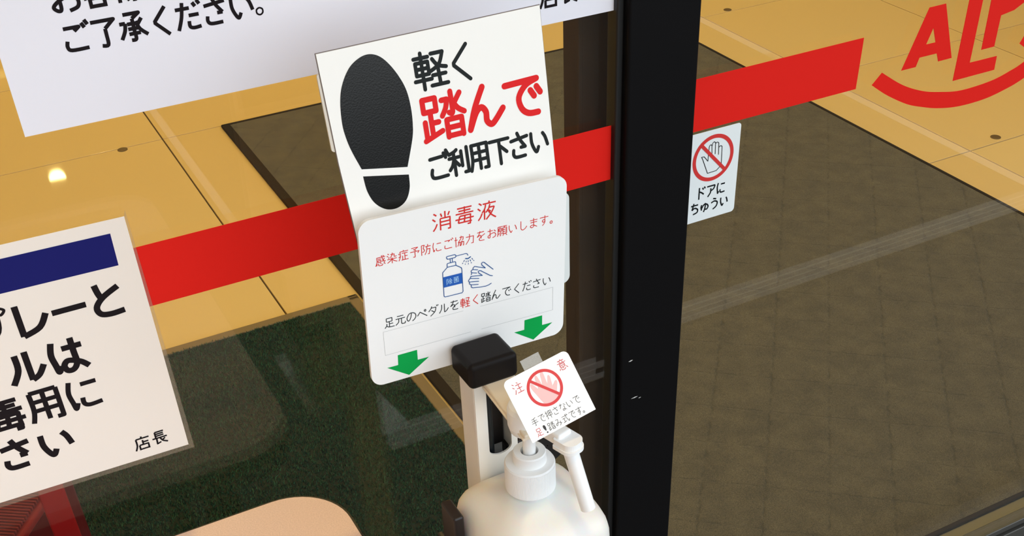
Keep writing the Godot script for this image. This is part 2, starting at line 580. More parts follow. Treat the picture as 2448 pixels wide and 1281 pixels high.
func build_lamps() -> void:
	var ringm := hexmat("e8e2d4", 0.4)
	var glow := mat(Color(1, 0.93, 0.8), 0.5)
	glow.emission_enabled = true
	glow.emission = Color(1.0, 0.85, 0.6)
	glow.emission_energy_multiplier = 9.0
	var ring := lathe(PackedVector2Array([Vector2(0.058, 0.03), Vector2(0.062, -0.002), Vector2(0.062, -0.002), Vector2(0.078, -0.004), Vector2(0.08, 0.0)]), 40)
	var disc := lathe(PackedVector2Array([Vector2(0.0005, 0.018), Vector2(0.03, 0.016), Vector2(0.058, 0.02)]), 32)
	for i in 3:
		for j in 5:
			var at := Vector3(0.62 + 2.45 * (i - 1) + (0.0 if i else 0.3) - (0.05 if j == 4 else 0.0), 2.6, -0.92 - 2.43 * j)
			lamp("ceiling_downlight", at, ring, disc, ringm, glow, Color(1.0, 0.90, 0.56), [1.15, 1.7, 2.2][i], "warm recessed ceiling downlight of the shop, row %s from the entrance, %s" % [["one", "two", "three", "four", "five"][j], ["left column", "middle column", "right column"][i]], "shop downlights")
	lamp("canopy_downlight", Vector3(0.25, 2.5, 0.75), ring, disc, ringm, glow, Color(1.0, 0.84, 0.58), 0.75, "warm downlight in the canopy over the sanitiser stand", "")

func lamp(called: String, at: Vector3, ring: Mesh, disc: Mesh, ringm: Material, glow: Material, c: Color, energy: float, label: String, group: String) -> void:
	var t := thing(called, label, "downlight", at, group)
	part(t, "trim_ring", ring, ringm)
	part(t, "lamp_lens", disc, glow, Vector3(0, -0.016, 0))
	var l := SpotLight3D.new()
	l.name = "lamp_light"
	l.position = Vector3(0, -0.012, 0)
	l.rotation.x = -PI / 2
	l.light_color = c
	l.light_energy = energy
	l.spot_range = 20.0
	l.spot_attenuation = 2.0
	l.spot_angle = 72.0
	l.spot_angle_attenuation = 0.8
	l.light_size = 0.06
	l.shadow_enabled = true
	t.add_child(l)

func build_mats() -> void:
	# ---- grey entrance mat, 1.49 m wide
	var g := thing("entrance_mat", "grey brown entrance mat with a diagonal groove pattern and thin dark rim", "mat", Vector3(1.415, 0, -1.23))
	var maps := carpet_maps()
	var pile := mat(Color(1, 1, 1), 0.95)
	pile.albedo_texture = maps[0]
	pile.heightmap_enabled = true
	pile.heightmap_texture = maps[1]
	pile.heightmap_scale = 0.12
	pile.rim_enabled = true
	pile.rim = 0.2
	var st := begin()
	var hx := 0.743 - 0.008
	var hz := 1.113 - 0.008
	var cs := [Vector3(-hx, 0.0065, -hz), Vector3(hx, 0.0065, -hz), Vector3(hx, 0.0065, hz), Vector3(-hx, 0.0065, hz)]
	for k: int in [0, 1, 2, 0, 2, 3]:
		var p: Vector3 = cs[k]
		vert(st, p, Vector3.UP, Vector2(p.x, p.z).rotated(-0.69) / 0.43)
	st.generate_tangents()
	part(g, "pile", st.commit(), pile)
	var rim := begin()
	add_rbox(rim, Vector3(0.024, 0.0085, 2.226), 0.003, 2, Vector3(-0.731, 0.0044, 0))
	add_rbox(rim, Vector3(0.010, 0.0085, 2.226), 0.003, 2, Vector3(0.738, 0.0044, 0))
	for s: float in [-1.0, 1.0]:
		add_rbox(rim, Vector3(1.486, 0.0085, 0.010), 0.003, 2, Vector3(0, 0.0044, s * 1.108))
	part(g, "rubber_rim", rim.commit(), inkmat("2c2317", 0.85))
	part(g, "backing", rbox(Vector3(1.45, 0.005, 2.19), 0.001, 1), hexmat("2b241a", 0.9), Vector3(0, 0.003, 0))
	# ---- artificial grass mat
	var t := thing("grass_mat", "dark green artificial grass mat with a brown border, behind the fixed pane", "mat", Vector3(-0.27, 0, -0.72))
	part(t, "backing", rbox(Vector3(1.828, 0.006, 1.138), 0.002, 1), hexmat("141f13", 0.9), Vector3(0, 0.003, 0))
	var edge := begin()
	for s: float in [-1.0, 1.0]:
		add_rbox(edge, Vector3(0.024, 0.008, 1.178), 0.003, 2, Vector3(s * 0.924, 0.0042, 0))
		add_rbox(edge, Vector3(1.872, 0.008, 0.024), 0.003, 2, Vector3(0, 0.0042, s * 0.577))
	part(t, "border", edge.commit(), hexmat("7d6a4c", 0.7))
	var blade := begin()
	for k in 2:
		var a := k * PI * 0.55
		var d := Vector3(cos(a), 0, sin(a)) * 0.0009
		var up := Vector3(0.002 * cos(a + 1.0), 0.006, 0.002 * sin(a + 1.0))
		var n := Vector3(-d.z, 0.0006, d.x).normalized()
		tri(blade, -d, d, up, n, n, n)
	var bm := StandardMaterial3D.new()
	bm.albedo_color = Color(1, 1, 1)
	bm.vertex_color_use_as_albedo = true
	bm.roughness = 0.75
	var mm := MultiMesh.new()
	mm.transform_format = MultiMesh.TRANSFORM_3D
	mm.use_colors = true
	mm.mesh = blade.commit()
	var count := 260000
	mm.instance_count = count
	for i in count:
		var p := Vector3(rng.randf_range(-0.912, 0.912), 0.005, rng.randf_range(-0.566, 0.566))
		var b := Basis(Vector3.UP, rng.randf() * TAU) * Basis(Vector3.RIGHT, rng.randf_range(-0.9, 0.9))
		mm.set_instance_transform(i, Transform3D(b.scaled(Vector3.ONE * rng.randf_range(0.7, 1.25)), p))
		var v := rng.randf_range(0.6, 1.25)
		mm.set_instance_color(i, Color(0.016 * v, 0.088 * v, 0.036 * v))
	var mi := MultiMeshInstance3D.new()
	mi.name = "grass_pile"
	mi.multimesh = mm
	mi.material_override = bm
	mi.set_meta("kind", "stuff")
	t.add_child(mi)
	# ---- levelling studs set in the tiles beside the joints
	var stud := lathe(PackedVector2Array([Vector2(0.0135, 0.0), Vector2(0.0135, 0.0012), Vector2(0.0115, 0.002), Vector2(0.0115, 0.002), Vector2(0.006, 0.0014), Vector2(0.0002, 0.0014)]), 24)
	var sm := hexmat("6b5530", 0.5, 0.3)
	var spots := [[Vector3(0.398, 0, -2.344), "flush round stud in the tile seen below the upper notice"], [Vector3(2.421, 0, -2.37), "flush round stud in the tile just right of the black stile"], [Vector3(2.426, 0, -1.181), "flush round stud in the tile below the red lettering"]]
	for s: Array in spots:
		var o := MeshInstance3D.new()
		o.name = numbered("floor_stud")
		o.mesh = stud
		o.material_override = sm
		o.position = s[0]
		add_child(o)
		tag(o, s[1], "stud", "studs in the tile floor")

func build_glazing() -> void:
	var glass := clear_mat(0.0015, Color(0.93, 0.97, 0.95))
	glass.metallic_specular = 0.35
	var black := hexmat("0c0b0c", 0.5)
	black.metallic_specular = 0.22
	var brown := hexmat("4c3e30", 0.55)
	brown.metallic_specular = 0.1
	var rubber := hexmat("0b0a09", 0.6)
	# ---- fixed pane on the left: pane, outer stile, rails
	var w := structure("window_1")
	part(w, "glass_pane", rbox(Vector3(2.16, 2.10, 0.008), 0.0005, 1), glass, Vector3(-0.58, 1.12, -0.004))
	part(w, "gasket", rbox(Vector3(0.007, 2.1, 0.016), 0.002, 1), rubber, Vector3(0.5005, 1.12, -0.001))
	part(w, "stile", rbox(Vector3(0.0705, 2.2, 0.034), 0.003, 2), black, Vector3(0.5385, 1.1, -0.002))
	part(w, "stile", rbox(Vector3(0.06, 2.2, 0.05), 0.003, 2), black, Vector3(-1.67, 1.1, -0.005))
	var chip := begin()
	for c: Array in [[0.5146, 0.6779, 0.0026, 0.0008], [0.5205, 0.6312, 0.0040, 0.0007], [0.5268, 0.6287, 0.0016, 0.0005]]:
		add_plate(chip, PackedVector2Array([Vector2(c[0] - c[2], c[1] - c[3] * 0.3), Vector2(c[0], c[1] - c[3]), Vector2(c[0] + c[2], c[1] + c[3] * 0.4), Vector2(c[0] + c[2] * 0.2, c[1] + c[3])]), 0.0149, 0.0151)
	part(w, "paint_chips", chip.commit(), hexmat("c9c8c4", 0.5))
	part(w, "bottom_rail", rbox(Vector3(2.15, 0.07, 0.034), 0.003, 2), black, Vector3(-0.57, 0.04, -0.004))
	part(w, "top_rail", rbox(Vector3(2.15, 0.06, 0.034), 0.003, 2), black, Vector3(-0.57, 2.17, -0.004))
	# ---- sliding leaf, behind it, on the right
	var d := structure("door_1")
	part(d, "glass_pane", rbox(Vector3(1.24, 2.06, 0.008), 0.0005, 1), glass, Vector3(1.18, 1.1, -0.044))
	var stile := begin()
	add_rbox(stile, Vector3(0.040, 2.14, 0.03), 0.002, 2, Vector3(0.516, 1.08, -0.066))
	add_rbox(stile, Vector3(0.030, 2.14, 0.022), 0.002, 2, Vector3(0.551, 1.08, -0.066))
	add_rbox(stile, Vector3(0.004, 2.14, 0.006), 0.001, 1, Vector3(0.4965, 1.08, -0.053))
	part(d, "leaf_stile", stile.commit(), brown)
	part(d, "leaf_stile", rbox(Vector3(0.06, 2.14, 0.03), 0.002, 2), brown, Vector3(1.81, 1.08, -0.045))
	var rail := begin()
	add_rbox(rail, Vector3(1.24, 0.044, 0.03), 0.002, 2, Vector3(1.18, 0.034, -0.045))
	add_rbox(rail, Vector3(1.24, 0.012, 0.02), 0.002, 2, Vector3(1.18, 0.0635, -0.045))
	part(d, "bottom_rail", rail.commit(), hexmat("4b4944", 0.4, 0.5))
	part(d, "top_rail", rbox(Vector3(1.24, 0.06, 0.03), 0.002, 2), brown, Vector3(1.18, 2.12, -0.045))
	# ---- far fixed pane, out of the frame
	var f := structure("window_2")
	part(f, "glass_pane", rbox(Vector3(1.42, 2.10, 0.008), 0.0005, 1), glass, Vector3(2.56, 1.12, -0.004))
	part(f, "stile", rbox(Vector3(0.07, 2.2, 0.034), 0.003, 2), black, Vector3(1.845, 1.1, -0.002))
	part(f, "stile", rbox(Vector3(0.06, 2.2, 0.05), 0.003, 2), black, Vector3(3.27, 1.1, -0.005))

func build_notices() -> void:
	var paper := hexmat("eeeef7", 0.75)
	paper.backlight_enabled = true
	paper.backlight = Color(0.25, 0.25, 0.25)
	var inkm := inkmat("1c171a", 0.6)
	# ---- upper notice: wide sheet on the glass
	var a := thing("upper_notice", "wide white paper notice with black lettering taped to the glass, uppermost of the sheets", "notice", Vector3(0.0429, 1.0166, 0.0006))
	part(a, "paper", plate(scaled([0, 0, 455.4, 0, 455.4, 260, 0, 260]), 0.0, 0.0006), paper)
	lettering_on(a, 0.0006, "text_line", "お客様", 47.2, 82.3, 19.4, 20.0, 20.5, 2.4, inkm)
	lettering_on(a, 0.0006, "text_line", "ご了承ください", 47.8, 56.8, 18.35, 18.8, 20.0, 2.45, inkm)
	lettering_on(a, 0.0006, "text_line", "。", 176.0, 57.8, 18.35, 20.0, 20.0, 1.15, inkm)
	lettering_on(a, 0.0006, "text_line", "店長", 395.6, 21.2, 17.5, 17.0, 17.5, 2.1, inkm)
	# ---- lower notice: laminated sheet
	var b := thing("laminated_notice", "laminated white sheet with a dark blue bar and bold black lettering at lower left", "notice", Vector3(0.0922, 0.7363, 0.0006))
	var p2 := hexmat("efe7dd", 0.7)
	part(b, "paper", plate(scaled([0, 0, -1.8, 209.3, -297, 214, -295, 4]), 0.0004, 0.0008), p2)
	var st := begin()
	ink_poly(st, [-14.2, 199.2, -14.6, 173.4, -270, 178.5, -270, 204.3])
	part(b, "blue_bar", st.commit(), inkmat("1a1d66", 0.55), Vector3(0, 0, 0.0008))
	lettering_on(b, 0.0008, "text_line", "プレーと", -111.5, 149.6, 27.6, 27.5, 31.0, 4.6, inkm)
	lettering_on(b, 0.0008, "text_line", "オルは", -126.5, 112.9, 29.6, 27.5, 31.0, 4.6, inkm)
	lettering_on(b, 0.0008, "text_line", "毒用に", -121.5, 76.8, 28.6, 27.5, 30.0, 3.7, inkm)
	lettering_on(b, 0.0008, "text_line", "ださい", -153.5, 41.2, 29.4, 27.5, 30.0, 4.5, inkm)
	lettering_on(b, 0.0008, "text_line", "店長", -34.4, 15.6, 13.8, 13.0, 13.6, 1.4, inkm)
	var film := clear_mat(0.14, Color(0.62, 0.58, 0.5), 0.12)
	var fs := begin()
	add_plate(fs, scaled([0, -0.2, 4.0, -4.3, -0.2, 213.5, -1.8, 209.3]), 0.0002, 0.0009)
	add_plate(fs, scaled([-295, 4, -300, -0.3, 4.0, -4.3, 0, 0]), 0.0002, 0.0009)
	part(b, "pouch_margin", fs.commit(), film)
	# ---- red band on the fixed pane
	var red := inkmat("e0221a", 0.5)
	red.backlight_enabled = true
	red.backlight = Color(0.25, 0.04, 0.03)
	var r := MeshInstance3D.new()
	r.name = "red_band"
	r.mesh = plate(PackedVector2Array([Vector2(-1.6, 0.8694), Vector2(0.4975, 0.8694), Vector2(0.4975, 0.9193), Vector2(-1.6, 0.9193)]), 0.0001, 0.0004)
	r.material_override = red
	add_child(r)
	tag(r, "long red sticker band running across the fixed pane behind the sanitiser signs", "sticker")

func lettering_on(parent: Node3D, z: float, called: String, words: String, x: float, y: float, pitch: float, w: float, h: float, weight: float, m: Material, round_ends := false) -> void:
	var st := begin()
	lift = 0.0
	write(st, words, x, y, pitch, w, h, weight, round_ends)
	part(parent, called, st.commit(), m, Vector3(0, 0, z))

func build_door_prints() -> void:
	var zf := -0.0399
	var red := inkmat("e0221a", 0.5)
	red.backlight_enabled = true
	red.backlight = Color(0.25, 0.04, 0.03)
	var r := MeshInstance3D.new()
	r.name = "red_band"
	if has_node("red_band"):
		r.name = "red_band_001"
	r.mesh = plate(PackedVector2Array([Vector2(0.566, 0.8708), Vector2(0.8076, 0.8708), Vector2(0.8084, 0.9221), Vector2(0.566, 0.9219)]), zf + 0.0001, zf + 0.0004)
	r.material_override = red
	add_child(r)
	tag(r, "short red sticker band on the sliding door, between black stile and red lettering", "sticker")
	# ---- shop name with a smile-shaped arc
	var s := K * MM
	var n := thing("shop_lettering", "red shop name in block letters over a curved red stroke on the sliding door glass", "lettering", Vector3(0.8084, 0.922, zf))
	var st := begin()
	add_plate(st, scaled([72.6, 13, 92.3, 13, 112.9, -40.7, 96.2, -40.6, 92.6, -32.2, 88.1, -21.1, 82.1, -6.9, 76.8, -21.1, 88.1, -21.1, 92.6, -32.2, 71.5, -32.2, 68.7, -40.3, 51.4, -40.1], s), 0.0001, 0.0004)
	st = begin()
	for q: Array in [[72.6, 13, 92.3, 13, 82.1, -6.9], [92.3, 13, 112.9, -40.7, 96.2, -40.6, 92.4, -32.3, 88.1, -21.2, 82.1, -6.9], [72.6, 13, 82.1, -6.9, 76.8, -21.0, 71.5, -32.1, 68.7, -40.3, 51.4, -40.1], [76.8, -21.0, 88.1, -21.2, 92.4, -32.3, 71.5, -32.1]]:
		add_plate(st, scaled(q, s), 0.0001, 0.0004)
	part(n, "letter_a", st.commit(), red)
	part(n, "letter_l", plate(scaled([120.9, 34, 120.4, -64.4, 173.9, -64.6, 173.3, -51.0, 138.3, -50.4, 138.5, 34], s), 0.0001, 0.0004), red)
	st = begin()
	for q: Array in [[148.6, 46, 150.1, -40.5, 166.7, -40.5, 166.6, 46], [166.6, 46, 166.6, 32, 178, 31, 186, 27, 189, 20, 187, 13, 181, 8, 174, 6, 166.6, 5.5, 166.7, -11.2, 182.9, -9.2, 194.1, -4.0, 203, 4, 207.5, 14, 207, 26, 201, 37, 190, 44, 178, 46]]:
		add_plate(st, scaled(q, s), 0.0001, 0.0004)
	part(n, "letter_p", st.commit(), red)
	st = begin()
	stroke(st, smooth(scaled([205, -37, 222, -46, 243, -44, 254, -28, 248, -12, 230, -2, 219, 10, 222, 26, 238, 34, 258, 29], s)), 0.019, false, 0.0004)
	part(n, "letter_s", st.commit(), red)
	var inner := smooth(scaled([28.1, -37.1, 56.3, -54.6, 82.8, -66.0, 106.3, -72.1, 134.9, -76.6, 172.5, -75.4, 197.0, -70.3, 213.9, -64.5, 250, -46, 280, -22], s))
	var outer := smooth(scaled([18.0, -46.7, 38.8, -60.6, 65.7, -75.0, 86.8, -82.6, 108.0, -88.5, 134.2, -92.6, 164.8, -93.0, 189.9, -89.8, 219.4, -81.9, 262, -61, 291, -36], s))
	outer.reverse()
	inner.append_array(outer)
	part(n, "arc", plate(inner, 0.0001, 0.0004), red)
	# ---- door caution sticker
	var k := thing("caution_sticker", "small pale caution sticker with a crossed-out hand on the door beside the black stile", "sticker", Vector3(0.6132, 0.7774, zf))
	part(k, "label", plate(round_rect(-0.006, -0.0029, 0.0549, 0.0907, [0.004, 0.004, 0.0035, 0.0035]), 0.0001, 0.0004), hexmat("e6ebea", 0.5))
	var inkm := inkmat("14181a", 0.6)
	var redm := hexmat("cf2b27", 0.55)
	var sti := begin()
	var hand := [10.6, 57.3, 9.4, 59.2, 12.3, 58.9, 16.5, 53.9, 16.8, 66.6, 17.4, 68.3, 18.6, 68.6, 19.6, 67.6, 20.2, 60.1]
	var fingers := [[19.8, 67.2, 20.3, 69.6, 21.9, 70.6, 23.3, 69.4, 23.7, 59.0], [23.4, 68.6, 24.3, 69.4, 25.6, 69.4, 26.8, 68.2, 27.3, 57.6], [27.0, 64.0, 27.9, 65.0, 29.2, 65.3, 30.5, 64.3, 31.2, 46.7, 26.2, 42.7, 16.9, 42.4, 10.6, 57.3]]
	var all := [hand]
	all.append_array(fingers)
	for line: Array in all:
		stroke(sti, scaled(line, s), 0.0007, true)
	part(k, "hand_outline", sti.commit(), inkm, Vector3(0, 0, 0.0004))
	st = begin()
	ink_ring(st, Vector2(21.9, 55.7) * K, 20.0, 23.9)
	stroke(st, scaled([8.6, 70.2, 35.4, 41.6], s), 0.0034, false, 0.00018)
	part(k, "prohibition_ring", st.commit(), redm, Vector3(0, 0, 0.00045))
	lettering_on(k, 0.0004, "text_line", "ドアに", 12.4, 27.4, 12.1, 11.5, 13.5, 1.55, inkm)
	lettering_on(k, 0.0004, "text_line", "ちゅうい", 6.3, 12.0, 11.7, 11.0, 13.0, 1.55, inkm)

func build_table() -> void:
	var t := thing("side_table", "table with a pinkish beige top and black rounded edge in front of the glass", "table", Vector3(-0.35, 0, 0.32))
	var top := hexmat("f4d4c2", 0.5)
	top.albedo_texture = noise_tex(0.25, Color(0.90, 0.88, 0.86), Color(1, 1, 1), 512, 3, 3)
	top.uv1_triplanar = true
	top.uv1_scale = Vector3(5, 5, 5)
	var blackm := hexmat("17120f", 0.5)
	var st := begin()
	add_plate(st, round_rect(-0.5465, -0.290, 0.5455, 0.289, [0.054, 0.054, 0.054, 0.054], 12), 0.0005, 0.026)
	var lay := Basis(Vector3.RIGHT, -PI / 2)
	var o := part(t, "edge_band", st.commit(), blackm, Vector3(0, 0.648, 0))
	o.basis = lay
	o = part(t, "tabletop", plate(round_rect(-0.5445, -0.288, 0.5435, 0.287, [0.052, 0.052, 0.052, 0.052], 12), 0.02, 0.0265), top, Vector3(0, 0.648, 0))
	o.basis = lay
	for sx: float in [-1.0, 1.0]:
		for sz: float in [-1.0, 1.0]:
			part(t, "leg", lathe(PackedVector2Array([Vector2(0.0005, 0), Vector2(0.017, 0), Vector2(0.017, 0), Vector2(0.017, 0.65)]), 20), blackm, Vector3(sx * 0.47, 0, sz * 0.225))

func build_stand() -> void:
	var t := thing("sanitizer_stand", "white pedal stand with a black cap that carries the sanitiser bottle and signs", "stand", Vector3(0.2935, 0, 0.1588))
	var white := hexmat("f8f4ea", 0.4)
	var side := hexmat("ece6da", 0.4)
	var blackm := hexmat("1d1817", 0.45)
	# column: square tube with a long slot in its front; parts in local coordinates of the base centre
	var col := begin()
	add_rbox(col, Vector3(0.0030, 0.845, 0.025), 0.0012, 2, Vector3(-0.0155, 0.4225, -0.0004))
	add_rbox(col, Vector3(0.0030, 0.845, 0.025), 0.0012, 2, Vector3(0.0155, 0.4225, -0.0004))
	add_rbox(col, Vector3(0.0300, 0.845, 0.003), 0.0012, 2, Vector3(0, 0.4225, -0.0112))
	var face := PackedVector2Array([Vector2(-0.0168, 0.0), Vector2(0.0168, 0.0), Vector2(0.0168, 0.845), Vector2(0.0118, 0.845)])
	for k in 13:
		var t0 := PI * k / 12.0
		face.append(Vector2(0.0022 + cos(t0) * 0.0096, 0.7695 - sin(t0) * 0.0065))
	face.append(Vector2(-0.0074, 0.845))
	face.append(Vector2(-0.0168, 0.845))
	add_plate(col, face, 0.0112, 0.0128)
	part(t, "column", col.commit(), white)
	part(t, "slot_liner", rbox(Vector3(0.0268, 0.084, 0.005), 0.002, 3), blackm, Vector3(0.0, 0.801, -0.0055))
	var rod := begin()
	add_tube(rod, PackedVector3Array([Vector3(-0.0035, 0.757, 0.0035), Vector3(-0.0035, 0.832, 0.0035)]), 0.0042, 20)
	part(t, "push_rod", rod.commit(), hexmat("1c2022", 0.3, 0.2))
	part(t, "cap", rbox(Vector3(0.0395, 0.0215, 0.0345), 0.0046, 5), inkmat("1b1817", 0.42), Vector3(-0.0021, 0.8448, 0.0017))
	# press arm: beige lever that reaches forward over the pump head
	var arm := begin()
	var tilt := Basis(Vector3.RIGHT, 0.10)
	add_rbox(arm, Vector3(0.0240, 0.0036, 0.066), 0.0012, 2, Vector3(0.0022, 0.8310, 0.045), tilt)
	add_rbox(arm, Vector3(0.0256, 0.0024, 0.064), 0.0009, 2, Vector3(0.0022, 0.8282, 0.045), tilt)
	part(t, "press_arm", arm.commit(), hexmat("f4e6cd", 0.45))
	part(t, "bracket_plate", plate(round_rect(-0.03, 0.8615, 0.0936, 0.9385, [0.006, 0.006, 0.006, 0.006]), -0.0418, -0.0388), hexmat("dfe3e0", 0.5))
	# black knob clamped to the right of the column
	var knob := lathe(PackedVector2Array([Vector2(0.0005, -0.009), Vector2(0.0178, -0.009), Vector2(0.0195, -0.0075), Vector2(0.0195, 0.0075), Vector2(0.0178, 0.009), Vector2(0.0005, 0.009)]), 40)
	var kn := part(t, "knob", knob, hexmat("1a1615", 0.4), Vector3(0.0440, 0.752, 0.0017))
	kn.basis = Basis(Vector3.RIGHT, PI / 2)
	part(t, "knob_arm", rbox(Vector3(0.03, 0.012, 0.010), 0.002, 2), blackm, Vector3(0.027, 0.754, -0.002))
	# bottle holder: black hoop round the bottle with a block on its left
	var clamp_st := begin()
	add_rbox(clamp_st, Vector3(0.0085, 0.058, 0.024), 0.002, 2, Vector3(-0.0538, 0.724, 0.041))
	add_rbox(clamp_st, Vector3(0.0045, 0.02, 0.10), 0.0015, 2, Vector3(-0.0517, 0.69, 0.055))
	add_rbox(clamp_st, Vector3(0.11, 0.012, 0.004), 0.0015, 2, Vector3(0.001, 0.69, 0.0078 - 0.002))
	part(t, "bottle_clamp", clamp_st.commit(), hexmat("1b1413", 0.45))
	part(t, "shelf", rbox(Vector3(0.112, 0.006, 0.11), 0.002, 2), white, Vector3(0.002, 0.592, 0.067))
	part(t, "base_plate", rbox(Vector3(0.26, 0.012, 0.28), 0.004, 3), white, Vector3(0, 0.006, 0.04))
	part(t, "pedal", rbox(Vector3(0.09, 0.01, 0.11), 0.004, 3), blackm, Vector3(0, 0.035, 0.15))

func build_signs() -> void:
	var white := hexmat("f3f3f1", 0.45)
	var ink := inkmat("2c3032", 0.6)
	var red := inkmat("d2302a", 0.6)
	var black := mat(Color("0c0d0d"), 0.22)
	black.metallic_specular = 0.4
	black.heightmap_enabled = true
	black.heightmap_texture = noise_tex(0.05, Color(0, 0, 0), Color(1, 1, 1), 512, 4, 4)
	black.heightmap_scale = 0.003
	black.uv1_triplanar = true
	black.uv1_scale = Vector3(24, 24, 24)
	# ---- footprint sign, leaning back a little
	var f := thing("footprint_sign", "glossy white sign with a black shoe print and red and black rounded lettering", "sign", Vector3(0.2161, 1.0691, 0.1025))
	f.rotation.x = -0.1878
	part(f, "sheet", plate(scaled([0, 0, 0.8, -70, 3.4, -126, 158, -126, 159.4, 1.6]), -0.0008, 0.0), hexmat("f4f3ee", 0.35))
	part(f, "sheet_edge", plate(scaled([-0.5, 0.5, 0.3, -70, 2.9, -126, 158.4, -126, 159.9, 2.1]), -0.0010, -0.0006), hexmat("6e625e", 0.6))
	part(f, "backing_card", plate(round_rect(-0.0018, -0.062, 0.120, -0.012, [0.002, 0.002, 0.002, 0.002]), -0.0026, -0.0010), hexmat("d9d2c4", 0.6))
	var st := begin()
	var sole := smooth(scaled([15.4, -76.9, 11.1, -64.2, 9.0, -55.1, 8.2, -45.4, 9.6, -32.0, 12.9, -21.8, 19.4, -12.5, 27.2, -7.6, 34.5, -6.5, 41.3, -9.3, 47.4, -16.1, 52.6, -25.4, 55.6, -34.3, 56.6, -45.2, 56.0, -55.8, 54.0, -65.3, 47.3, -82.8]))
	st = begin()
	ink_outline(st, sole)
	var heel := smooth(scaled([47.3, -88.0, 46.3, -97.0, 42.4, -104.6, 35.4, -108.3, 27.2, -107.2, 20.2, -101.3, 16.4, -92.4, 15.4, -81.7]))
	ink_outline(st, heel)
	part(f, "shoe_print", st.commit(), black)
	lettering(f, "text_line", "軽く", 74.0, -24.0, 22.2, 24.4, 24.6, 2.6, inkmat("222626", 0.4), true)
	lettering(f, "text_line", "踏", 78.5, -55.2, 30.2, 32.5, 32.0, 3.7, inkmat("dc2628", 0.4), true)
	lettering(f, "text_line", "んで", 110.5, -55.6, 28.5, 31.0, 30.0, 4.3, inkmat("dc2628", 0.4), true)
	lettering(f, "text_line", "ゴ利用下さい", 69.6, -87.8, 15.6, 16.6, 19.5, 2.5, inkmat("222626", 0.4), true)
	# ---- sanitiser sign
	var s := thing("sanitizer_sign", "white rounded plate on the stand with red heading, blue bottle drawing and green arrows", "sign", Vector3(0.214, 0.832, 0.14))
	s.rotation.z = -0.037
	part(s, "plate", plate(round_rect(-0.0032, 0.0052, 0.1552, 0.1369, [0.009, 0.009, 0.009, 0.009], 10), -0.003, 0.0), white)
	lettering(s, "heading", "消毒液", 57.3, 124.3, 17.1, 15.2, 14.6, 1.05, hexmat("d4201a", 0.6))
	lettering(s, "text_line", "感染症予防にご協力をお願いします。", 10.7, 105.5, 8.42, 7.9, 8.4, 0.56, red)
	lettering(s, "text_line", "足元のペダルを", 13.5, 55.6, 8.43, 8.2, 8.6, 0.63, ink)
	lettering(s, "text_line", "軽く", 72.5, 55.4, 8.43, 8.2, 8.6, 0.63, hexmat("d4302a", 0.6))
	lettering(s, "text_line", "踏んでください", 89.4, 55.3, 8.43, 8.2, 8.6, 0.63, ink)
	st = begin()
	for l: Array in [[8.3, 49.2, 70.8, 48.9], [84.5, 48.8, 145.3, 48.3], [145.3, 48.3, 145.5, 28.5], [145.5, 28.5, 85, 29.2], [76.4, 29.3, 8.5, 29.5], [8.5, 29.5, 8.3, 49.2]]:
		ink_line(st, l, 0.18)
	part(s, "frame_line", st.commit(), hexmat("a9acab", 0.6))
	st = begin()
	for k in 2:
		var dx := 103.4 * k
		var dy := -0.6 * k
		ink_poly(st, [17.9 + dx, 26.8 + dy, 33.0 + dx, 26.8 + dy, 33.1 + dx, 18.2 + dy, 42.0 + dx, 18.0 + dy, 25.6 + dx, 7.2 + dy, 9.1 + dx, 18.5 + dy, 17.7 + dx, 18.4 + dy])
		part(s, "green_arrow", st.commit(), inkmat("0aa04a", 0.6))
		st = begin()
	# the drawing was measured before the plate's small roll is taken out: turn it to match
	var blue := inkmat("25528f", 0.6)
	var d := Node3D.new()
	d.name = "drawing"
	d.rotation.z = 0.037
	s.add_child(d)
	st = begin()
	ink_line(st, [63.3, 92.2, 62.9, 93.0, 63.2, 93.8, 69.2, 93.6, 70.1, 92.9, 70.1, 91.9, 69.6, 91.3, 63.7, 91.5, 63.2, 92.2], 0.55)
	ink_line(st, [65.6, 91.3, 65.6, 88.6], 0.55)
	ink_line(st, [67.2, 91.2, 67.3, 88.4], 0.55)
	ink_line(st, [62.9, 85.5, 62.9, 87.6, 63.4, 88.3, 69.1, 88.1, 69.6, 87.5, 69.6, 85.0], 0.55)
	ink_line(st, [70.1, 92.2, 77.8, 92.0, 78.9, 91.4, 79.4, 90.1], 0.5)
	ink_line(st, [59.0, 80.0, 59.1, 82.1, 63.0, 85.4, 69.6, 85.0, 73.5, 82.0, 73.9, 80.8, 73.6, 62.4, 72.7, 61.5, 59.4, 62.2, 58.6, 63.2, 59.0, 80.0], 0.55)
	ink_line(st, [77.4, 88.1, 79.2, 87.6, 81.2, 88.4], 0.8, true)
	for l: Array in [[76.4, 86.9, 75.8, 86.1], [77.8, 86.0, 77.6, 85.2], [79.3, 85.9, 79.2, 84.9], [80.8, 86.1, 81.1, 85.0], [82.2, 86.9, 82.8, 85.9], [75.1, 85.2, 74.8, 84.8], [76.9, 84.0, 76.8, 83.6], [79.3, 83.7, 79.2, 83.1], [81.5, 83.8, 81.6, 83.3], [83.4, 85.0, 83.7, 84.6]]:
		ink_line(st, l, 0.5)
	ink_line(st, [98.3, 73.2, 91.6, 80.8, 90.4, 81.3, 89.4, 80.6, 89.6, 79.3, 92.2, 76.1, 83.8, 79.8, 82.7, 79.0, 82.4, 77.7, 86.1, 76.4], 0.55)
	ink_line(st, [82.4, 77.7, 81.2, 77.2, 80.9, 76.3, 81.4, 75.4, 85.1, 74.1], 0.55)
	ink_line(st, [81.4, 75.4, 80.9, 74.0], 0.55)
